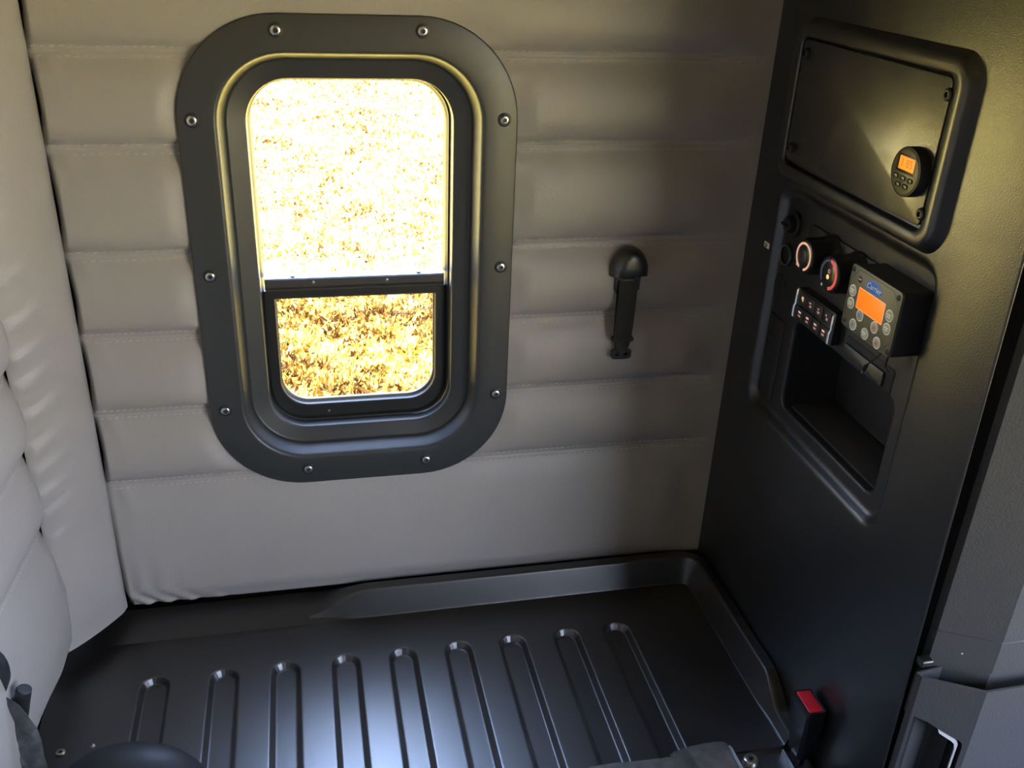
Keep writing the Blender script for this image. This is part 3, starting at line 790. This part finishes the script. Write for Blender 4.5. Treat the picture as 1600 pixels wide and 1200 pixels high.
# left edge fold
edge_ = [(-.0965, -.266), (-.0965, -.15), (-.0958, -.085), (-.0925, -.0405)]
mb.loft([[(x, y, ZP) for (x, y) in edge_], [(x-.0014, y, ZP-.0015) for (x, y) in edge_], [(x-.0015, y, ZP-.12) for (x, y) in edge_]], False)
mb.build('pan', PAN, pan, ang=15)
screw(pan, FL(ZP-.0040), .9075, -.4475, .0115, 0, STEEL, .0085, 'bolt', .0042)
screw(pan, FL(ZP), -.0584, -.2628, .0068, 0, BRASS, .0032, 'screw')
# small debris flakes lying on the pan
for (x, y, r) in ((-.0166, -.2590, .0036), (-.096, -.128, .0022)):
    m = MB(); m.add([(x-r, y, ZP+.0005), (x+.3*r, y-.6*r, ZP+.0005), (x+r, y+.2*r, ZP+.001), (x+.1*r, y+r, ZP+.0035), (x, y, ZP+.003)], [(0, 1, 4), (1, 2, 4), (2, 3, 4), (3, 0, 4)])
    tag(m.build('debris_flake', plain('pale_flake', (.6, .57, .5), .6), smooth=False), 'small pale flake beside the yellowish screw on the bunk base' if r > .003 else 'tiny pale flake on the left edge of the bunk base', 'debris')
# under-bunk box that carries the pan
m = MB(); m.box((-.03, -.27, -.95), (.995, -.015, ZP-.02)); m.box((.21, -.465, -.95), (.995, -.27, ZP-.02))
m.build('base_box', MATTE, pan, smooth=False)

# ------------------------------------------------------------------ seat belt buckle
bk = thing('belt_buckle', 'black seat belt buckle with red release button standing by the bunk lip', 'seat belt buckle', (.985, -.452, ZP))
def BK(u, v, w): # u along x, v along y, w up; leans back slightly with height
    return (.9775+u*1.14+.0015*(w/.1), -.4500+v-.004*(.106-w)/.1, ZP+w)
m = MB()
prof = [(.0185, .034, .006, .012), (.0195, .036, .006, .030), (.0225, .042, .005, .048), (.0255, .0475, .004, .066), (.0262, .0485, .0035, .098), (.0258, .048, .0035, .1035), (.0244, .0465, .003, .1050), (.0205, .0425, .0025, .1050), (.0200, .0420, .0025, .1020)]
m.loft([[BK(p[0], p[1], z) for p in rrect(0, 0, w, h, r, 5)] for (w, h, r, z) in prof], True, True, True)
m.build('housing', BLACK, bk, ang=35)
m = MB()
bp_ = [(.0190, .0405, .002, .1015), (.0190, .0405, .002, .1046), (.0170, .0385, .0018, .1056)]
m.loft([[BK(p[0]+.0004, p[1], z - .0016*exp(-((p[1])/.012)**2)) for p in rrect(0, 0, w, h, r, 5)] for (w, h, r, z) in bp_], True, False, True)
m.build('release_button', RED, bk, ang=40)
m = MB()
m.loft([[BK(x, y, z) for (x, y) in ((-.003, -.013), (.003, -.013), (.003, .013), (-.003, .013))] for z in (-.0034, .014)], True, True, True)
m.build('stalk', MATTE, bk)
m = MB(); m.box((.958, -.4825, ZP-.0034), (.9605, -.4430, ZP+.006)); m.build('bracket_edge', STEEL, bk, smooth=False)

# ------------------------------------------------------------------ hanging strap on the wall
hs = thing('hanging_strap', 'short black webbing strap with half-round cap and side-release clip hanging on the quilted wall', 'strap', (.80, -.015, .18))
Fs = BW(-.012)
m = MB()
SU = .8055; cap_z0, cap_z1 = .3180, .3625
loops = []
N = 22
def cap_outline(k, inset):
    pts = []
    w0 = .0305-inset; hgt = (cap_z1-cap_z0)-inset
    pts.append((SU+w0, cap_z0+inset*.3))
    for i in range(1, N):
        a_ = pi*i/N
        pts.append((SU+w0*cos(a_)*(1-.06*sin(a_)), cap_z0+inset*.3+.006+(hgt-.006)*sin(a_)**.85))
    pts.append((SU-w0, cap_z0+inset*.3))
    return pts
for (ins, w) in ((0, 0), (0, .006), (.0012, .012), (.004, .0175), (.008, .0215), (.0135, .0240), (.020, .0250)):
    loops.append([Fs(u, v, w) for (u, v) in cap_outline(0, ins)])
m.loft(loops, True, True, True)
m.build('anchor_cap', PLAST_S, hs, ang=45)
m = MB()     # tongue with slot below the cap
tz0, tz1 = .2900, .3220
o_ = [(SU+.0195, tz1), (SU-.0215, tz1), (SU-.0215, tz0+.006), (SU-.0185, tz0), (SU+.014, tz0), (SU+.0185, tz0+.006)]
h_ = rrect(SU-.001, .3130, .020, .0045, .002, 4)
m.poly_holes(o_, [h_], lambda u, v: Fs(u, v, .0105))
m.loft([[Fs(u, v, .0105) for (u, v) in h_], [Fs(u, v, .007) for (u, v) in h_]])
m.loft([[Fs(u, v, .0105) for (u, v) in o_], [Fs(u, v, .006) for (u, v) in o_]])
m.build('slotted_tongue', MATTE, hs, ang=30)
m = MB(); m.tube([Fs(SU-.0115, .3120, .0095), Fs(SU-.0060, .3128, .0135), Fs(SU+.004, .3128, .0135), Fs(SU+.0095, .3120, .0095)], .0020, 8); m.build('slot_bar', plain('worn_bar', (.10, .10, .09), .4), hs)
m = MB()     # webbing, front ply bowed off the wall
path = [(.3110, .0120, 0), (.300, .0155, .0), (.285, .0175, -.0006), (.265, .0180, -.0012), (.245, .0180, -.0016), (.228, .0172, -.002), (.2175, .0165, -.002), (.2135, .0150, -.002)]
ww = .0148
m.loft([[Fs(SU-.0015+du+s_*ww, z, w+t_) for (s_, t_) in ((-1, 0), (-1, .0014), (-.3, .0020), (.3, .0020), (1, .0014), (1, 0), (.3, .0004), (-.3, .0004))] for (z, w, du) in path], True, True, True)
m.build('webbing', STRAPBL, hs, ang=50)
m = MB()     # back ply
m.loft([[Fs(SU-.0025+s_*.0145, z, w) for s_ in (-1, 1)] for (z, w) in ((.312, .009), (.29, .0085), (.26, .0095), (.23, .0105), (.215, .012))], False)
m.build('webbing_return', STRAPBL, hs)
m = MB()     # male clip: ladder bar and two prongs
Fq = BW(-.0245)
rprism(m, Fq, SU-.0020, .2135, .0360, .0085, .003, -.0035, .0045, .0015)
body = [(-.013, .2110), (.0135, .2110), (.0115, .2020), (.0090, .1935), (-.0085, .1935), (-.0110, .2020)]
m.loft([[Fq(SU-.0020+u, v, -.003) for (u, v) in body], [Fq(SU-.0020+u, v, .003) for (u, v) in body], [Fq(SU-.0020+u*.9, v, .004) for (u, v) in body]], True, True, True)
def prong(sg):
    return [(sg*.0045, .1990), (sg*.0085, .1985), (sg*.0120, .1955), (sg*.0165, .1930), (sg*.0165, .1830), (sg*.0140, .1800), (sg*.0030, .1790), (sg*.0022, .1840), (sg*.0100, .1860), (sg*.0105, .1900)]
for sg in (-1, 1):
    pr = prong(sg)
    m.loft([[Fq(SU-.0020+u, v, z) for (u, v) in pr] for z in (-.003, .003)], True, True, True)
rprism(m, Fq, SU-.0020, .1880, .0090, .0180, .002, -.003, .0035, .001)
m.build('release_clip', MATTE, hs, ang=40)

# ------------------------------------------------------------------ grey belt lying along the front of the bunk base
gb = thing('belt_webbing', 'worn grey-brown belt webbing with thick folded end lying along the front of the bunk base', 'belt', (.75, -.45, ZP))
m = MB()
xs_ = [.20, .28, .36, .44, .52, .585, .64, .70, .75, .785, .805, .822]
zz = [.004, .005, .006, .006, .006, .007, .008, .010, .010, .011, .013, .017]
yt = [-.440, -.438, -.436, -.434, -.431, -.428, -.4255, -.427, -.430, -.432, -.430, -.427]
m.loft([[(x, y-s_*.048, ZP+z+t_) for (s_, t_) in ((0, 0), (0, .0014), (.1, .0022), (.5, .0022), (.9, .0022), (1, .0014), (1, 0), (.5, -.0003))] for x, y, z in zip(xs_, yt, zz)], True, True, True)
m.build('webbing', BELT, gb, ang=50)
m = MB()
end = [(.790, .0, .010), (.800, .003, .013), (.815, .008, .018), (.838, .009, .0205), (.858, .008, .0205), (.868, .006, .0185), (.8745, .004, .0145), (.8770, .002, .0085)]
sec = [(0, -.4), (-.02, .3), (0, .8), (.08, 1), (.5, 1.), (.92, 1), (1, .8), (1.02, .3), (1, -.4), (.5, -.7)]
rows_ = []
for (x, hh, zc) in end:
    rows_.append([(x+.004*(.5-abs(s_-.5))*0, -.4275-s_*.050, ZP+zc+q*.0055*(1 if hh > .002 else .7)) for (s_, q) in sec])
m.loft(rows_, True, True, True)
m.build('folded_end', BELT, gb, ang=50)
m = MB()
for k in range(6):
    x0 = .793+k*.0032
    m.tube([(x0+.010*(j/6), -.4285-.044*(j/6), ZP+.0198+.0012*sin(pi*j/6)+.0008*k) for j in range(7)], .0005, 5)
m.build('box_stitching', BELTDK, gb)
m = MB(); m.tube([(.8795, -.4295-.048*j/8, ZP+.0135) for j in range(9)], [.002]+[.0034]*7+[.002], 8); m.build('sealed_end', plain('frayed_pale_end', (.30, .32, .34), .5), gb)

# ------------------------------------------------------------------ smooth black hump at the front left
hp = None
m = MB()
HC = (.028, -.372)
rows_ = []
na, nb = 28, 12
for j in range(nb+1):
    ph = pi/2*j/nb
    row = []
    for i in range(na):
        th = 2*pi*i/na
        cx_, sy_ = cos(th), sin(th)
        ax = .100 if cx_ < 0 else .112
        rx = abs(cos(ph))**.9
        row.append((HC[0]+.018+ax*cx_*rx, HC[1]+.062*sy_*rx, ZP+.0006+.096*sin(ph)**1.05))
    rows_.append(row)
m.loft(rows_, True, False, True)
hump = tag(m.build('belt_guide_cover', plain('matte_black_cover', (.012, .013, .014), .55, spec=.4), ang=70), 'smooth black rounded plastic cover at the front left of the bunk base', 'cover')

# ------------------------------------------------------------------ belt hardware by the left wall
Fh = BW(-.340)
bh = thing('belt_anchor', 'black anchor post with rounded knob beside the left quilted wall', 'belt anchor', (-.062, -.34, -.30))
m = MB(); m.tube([Fh(-.0755, -.150, -.004), Fh(-.0660, -.118, -.002), Fh(-.0585, -.0905, 0), Fh(-.0545, -.0775, .001), Fh(-.0540, -.0765, .001)], [.0095, .0098, .0098, .0094, .0080], 14); m.build('post', MATTE, bh)
m = MB()
cxk, czk = -.087, -.047
m.loft([[Fh(cxk+a_*.020, czk+b_*.034, w) for (a_, b_) in [(cos(2*pi*i/20)*abs(cos(2*pi*i/20))**-.25 if abs(cos(2*pi*i/20)) > 1e-6 else 0, sin(2*pi*i/20)) for i in range(20)]] for w in (-.008, .006)], True, True, True)
m.build('knob', plain('blue_black_plastic', (.018, .024, .030), .35), bh, ang=40)
m = MB(); m.tube([Fh(-.112, -.155, -.012), Fh(-.105, -.175, -.012), Fh(-.100, -.21, -.012), Fh(-.100, -.30, -.012)], [.016, .026, .030, .030], 14); m.build('anchor_plate', BLACK, bh)
m = MB(); m.tube([Fh(-.0925, -.166, .018), Fh(-.0915, -.166, .022)], [.0045, .003], 8); m.build('bolt', STEEL, bh)
bw = thing('restraint_webbing', 'scuffed dark grey webbing looped over the anchor post by the left wall', 'belt', (-.06, -.335, -.30))
m = MB()
path = [(-.0800, -.082, .002), (-.0770, -.0815, .008), (-.0700, -.092, .013), (-.0630, -.115, .015), (-.0560, -.140, .015), (-.0530, -.158, .014), (-.0530, -.180, .013), (-.0520, -.230, .012), (-.052, -.30, .010)]
hw = [.009, .012, .0175, .0190, .0180, .0150, .0130, .0140, .014]
dr = [(.95, .2), (.96, .2), (.93, .3), (.88, .4), (.90, .4), (.95, .25), (1, 0), (1, 0), (1, 0)]
m.loft([[Fh(u-.006+s_*h*dx, v+s_*h*dz, w+t_+.002*cos(s_*5+i)) for (s_, t_) in ((-1, 0), (-1, .0016), (-.5, .0026), (0, .0015), (.5, .0030), (1, .0016), (1, 0), (0, -.001))] for i, ((u, v, w), h, (dx, dz)) in enumerate(zip(path, hw, dr))], True, True, True)
m.build('webbing', BELTDK, bw, ang=60)
m = MB(); m.tube([Fh(-.0770-.004, -.150, .018), Fh(-.070, -.19, .017), Fh(-.0700, -.30, .016)], [.0022, .003, .003], 8); m.build('webbing_edge', BELTDK, bw)

# ------------------------------------------------------------------ the rest of the sleeper and cab (mostly out of view)
def wall_holes(name, outer, holes, fn, mat, label):
    m = MB(); m.poly_holes(outer, holes, fn); return struct(m.build(name, mat, smooth=False), label, 'wall')
m = MB(); m.box((-.4, -2.25, 1.37), (2.9, .08, 1.40)); struct(m.build('ceiling', HEADL, smooth=False), 'padded cab ceiling', 'ceiling')
m = MB(); m.box((-.4, -2.25, -.98), (2.9, .08, -.95)); struct(m.build('floor', CARPET, smooth=False), 'dark cab floor', 'floor')
wall_holes('wall_front', [(-.4, -1.0), (1.0, -1.0), (1.0, 1.38), (-.4, 1.38)], [], lambda x, z: (x, -2.2, z), DASH, 'unseen wall on the opposite side, darkened to cut bounced light')  # out of view; dark colour chosen to limit bounce onto the quilting
for (nm, y) in (('wall_driver_side', -2.2), ('wall_passenger_side', .07)):
    wall_holes(nm, [(1.0 if y < -1 else 1.3, -1.0), (2.9, -1.0), (2.9, 1.38), (1.0 if y < -1 else 1.3, 1.38)], [rrect(2.1 if y < -1 else 2.0, .42, 1.36 if y < -1 else .9, 1.04, .08)], (lambda yy: (lambda x, z: (x, yy, z)))(y), DASH, 'cab side with door window')
wall_holes('wall_windshield', [(.08, -1.0), (-2.25, -1.0), (-2.25, 1.38), (.08, 1.38)], [rrect(-1.07, .64, 2.0, .92, .10)], lambda y, z: (2.85, y, z), DASH, 'cab front with wide windshield opening')
m = MB(); m.box((2.40, -2.1, -.95), (2.84, 0, .06)); struct(m.build('trim_5', DASH, smooth=False), 'dashboard block', 'dashboard')
m = MB(); m.box((1.33, -.615, -.95), (1.345, .06, 1.37)); struct(m.build('trim_6', PLAST, smooth=False), 'cab-side back of the control cabinet', 'trim')

# ------------------------------------------------------------------ outside: dry lawn
ZG = -1.75
m = MB()
m.add([(-60, -60, ZG), (60, -60, ZG), (60, 60, ZG), (-60, 60, ZG)], [(0, 1, 2, 3)])
struct(m.build('ground', GROUND, origin=(0, 0, ZG), smooth=False), 'sunlit dry lawn outside', 'ground')
m = MB()
rng = random.Random(3)
for k in range(90000):
    y = 2.0+16*rng.random()**1.5
    xw = .30*(y+1.3)
    x = .33+.05*y+(rng.random()-.5)*2*(.42*(y+1.3)+.30)
    hgt = .015+.045*rng.random(); w = .005+.008*rng.random()+.0009*y
    a_ = rng.random()*2*pi; ln = (.2+.9*rng.random())*hgt; b_ = rng.random()*2*pi
    dx, dy = cos(a_)*w, sin(a_)*w
    tx, ty = x+cos(b_)*ln, y+sin(b_)*ln
    m.v += [(x-dx, y-dy, ZG), (x+dx, y+dy, ZG), (x+(tx-x)*.6+dx*.7, y+(ty-y)*.6+dy*.7, ZG+hgt*.7), (tx, ty, ZG+hgt)]
    n0 = len(m.v)-4; m.f += [(n0, n0+1, n0+2), (n0, n0+2, n0+3)]; m.m += [0, 0]
tag(m.build('grass', BLADES, origin=(0, 6, ZG), smooth=False, weld=False), 'sunlit straw-yellow dry grass seen through the window', 'grass', None, 'stuff')

# ------------------------------------------------------------------ light
w = bpy.data.worlds.new('sky'); SC.world = w; w.use_nodes = True
nt = w.node_tree; bg = nt.nodes['Background']
tc = nt.nodes.new('ShaderNodeTexCoord'); sx = nt.nodes.new('ShaderNodeSeparateXYZ'); rp = nt.nodes.new('ShaderNodeValToRGB')
nt.links.new(tc.outputs['Generated'], sx.inputs[0]); nt.links.new(sx.outputs['Z'], rp.inputs['Fac'])
rp.color_ramp.elements[0].position = 0.; rp.color_ramp.elements[0].color = (.92, .94, .98, 1)
rp.color_ramp.elements[1].position = .7; rp.color_ramp.elements[1].color = (.44, .70, 1.40, 1)
dt = nt.nodes.new('ShaderNodeVectorMath'); dt.operation = 'DOT_PRODUCT'; dt.inputs[1].default_value = (.05, .74, .67)  # bright sky patch added beyond the window for the pan's blue sheen
nt.links.new(tc.outputs['Generated'], dt.inputs[0])
pw = nt.nodes.new('ShaderNodeMapRange'); pw.interpolation_type = 'SMOOTHSTEP'; pw.inputs[1].default_value = .72; pw.inputs[2].default_value = 1.; pw.inputs[4].default_value = 1.0
nt.links.new(dt.outputs['Value'], pw.inputs[0])
ad = nt.nodes.new('ShaderNodeMixRGB'); ad.blend_type = 'ADD'; ad.use_clamp = False; ad.inputs['Color2'].default_value = (1.6, 2.2, 3.7, 1)
nt.links.new(pw.outputs[0], ad.inputs['Fac']); nt.links.new(rp.outputs['Color'], ad.inputs['Color1'])
nt.links.new(ad.outputs['Color'], bg.inputs['Color']); bg.inputs['Strength'].default_value = 8.
sun = bpy.data.lights.new('sun', 'SUN'); sun.energy = 78.; sun.angle = radians(.6); sun.color = (1, .95, .85)
so = bpy.data.objects.new('sun', sun); COL.objects.link(so)
so.rotation_euler = Vector((.78, .10, -.75)).to_track_quat('-Z', 'Y').to_euler()
def portal(name, loc, sx_, sy_, direction):
    l = bpy.data.lights.new(name, 'AREA'); l.shape = 'RECTANGLE'; l.size = sx_; l.size_y = sy_
    l.cycles.is_portal = True
    o = bpy.data.objects.new(name, l); COL.objects.link(o); o.location = loc
    o.rotation_euler = Vector(direction).to_track_quat('-Z', 'Z').to_euler()
portal('windshield_daylight', (2.86, -1.07, .64), 2.0, .92, (-1, 0, 0))
portal('door_daylight', (2.1, -2.21, .42), 1.36, 1.04, (0, 1, 0))
portal('side_daylight', (.393, .08, .336), .27, .52, (0, -1, 0))
portal('far_door_daylight', (2.0, .08, .42), .9, .92, (0, -1, 0))

# ------------------------------------------------------------------ camera
cam = bpy.data.cameras.new('camera'); co = bpy.data.objects.new('camera', cam); COL.objects.link(co)
cam.sensor_fit = 'HORIZONTAL'; cam.sensor_width = 36.; cam.lens = 1474.2677*36/1600; cam.clip_start = .01
yaw, pitch, roll = -.2319, 1.1061, .0441
M = Matrix.Rotation(yaw, 3, 'Z') @ Matrix.Rotation(pitch, 3, 'X') @ Matrix.Rotation(roll, 3, 'Z')
co.matrix_world = Matrix.Translation((.3210, -1.3219, .8132)) @ M.to_4x4()
SC.camera = co
SC.view_settings.view_transform = 'Standard'; SC.view_settings.look = 'None'
SC.view_settings.gamma = 1.; SC.view_settings.use_curve_mapping = False
SC.view_settings.exposure = .97
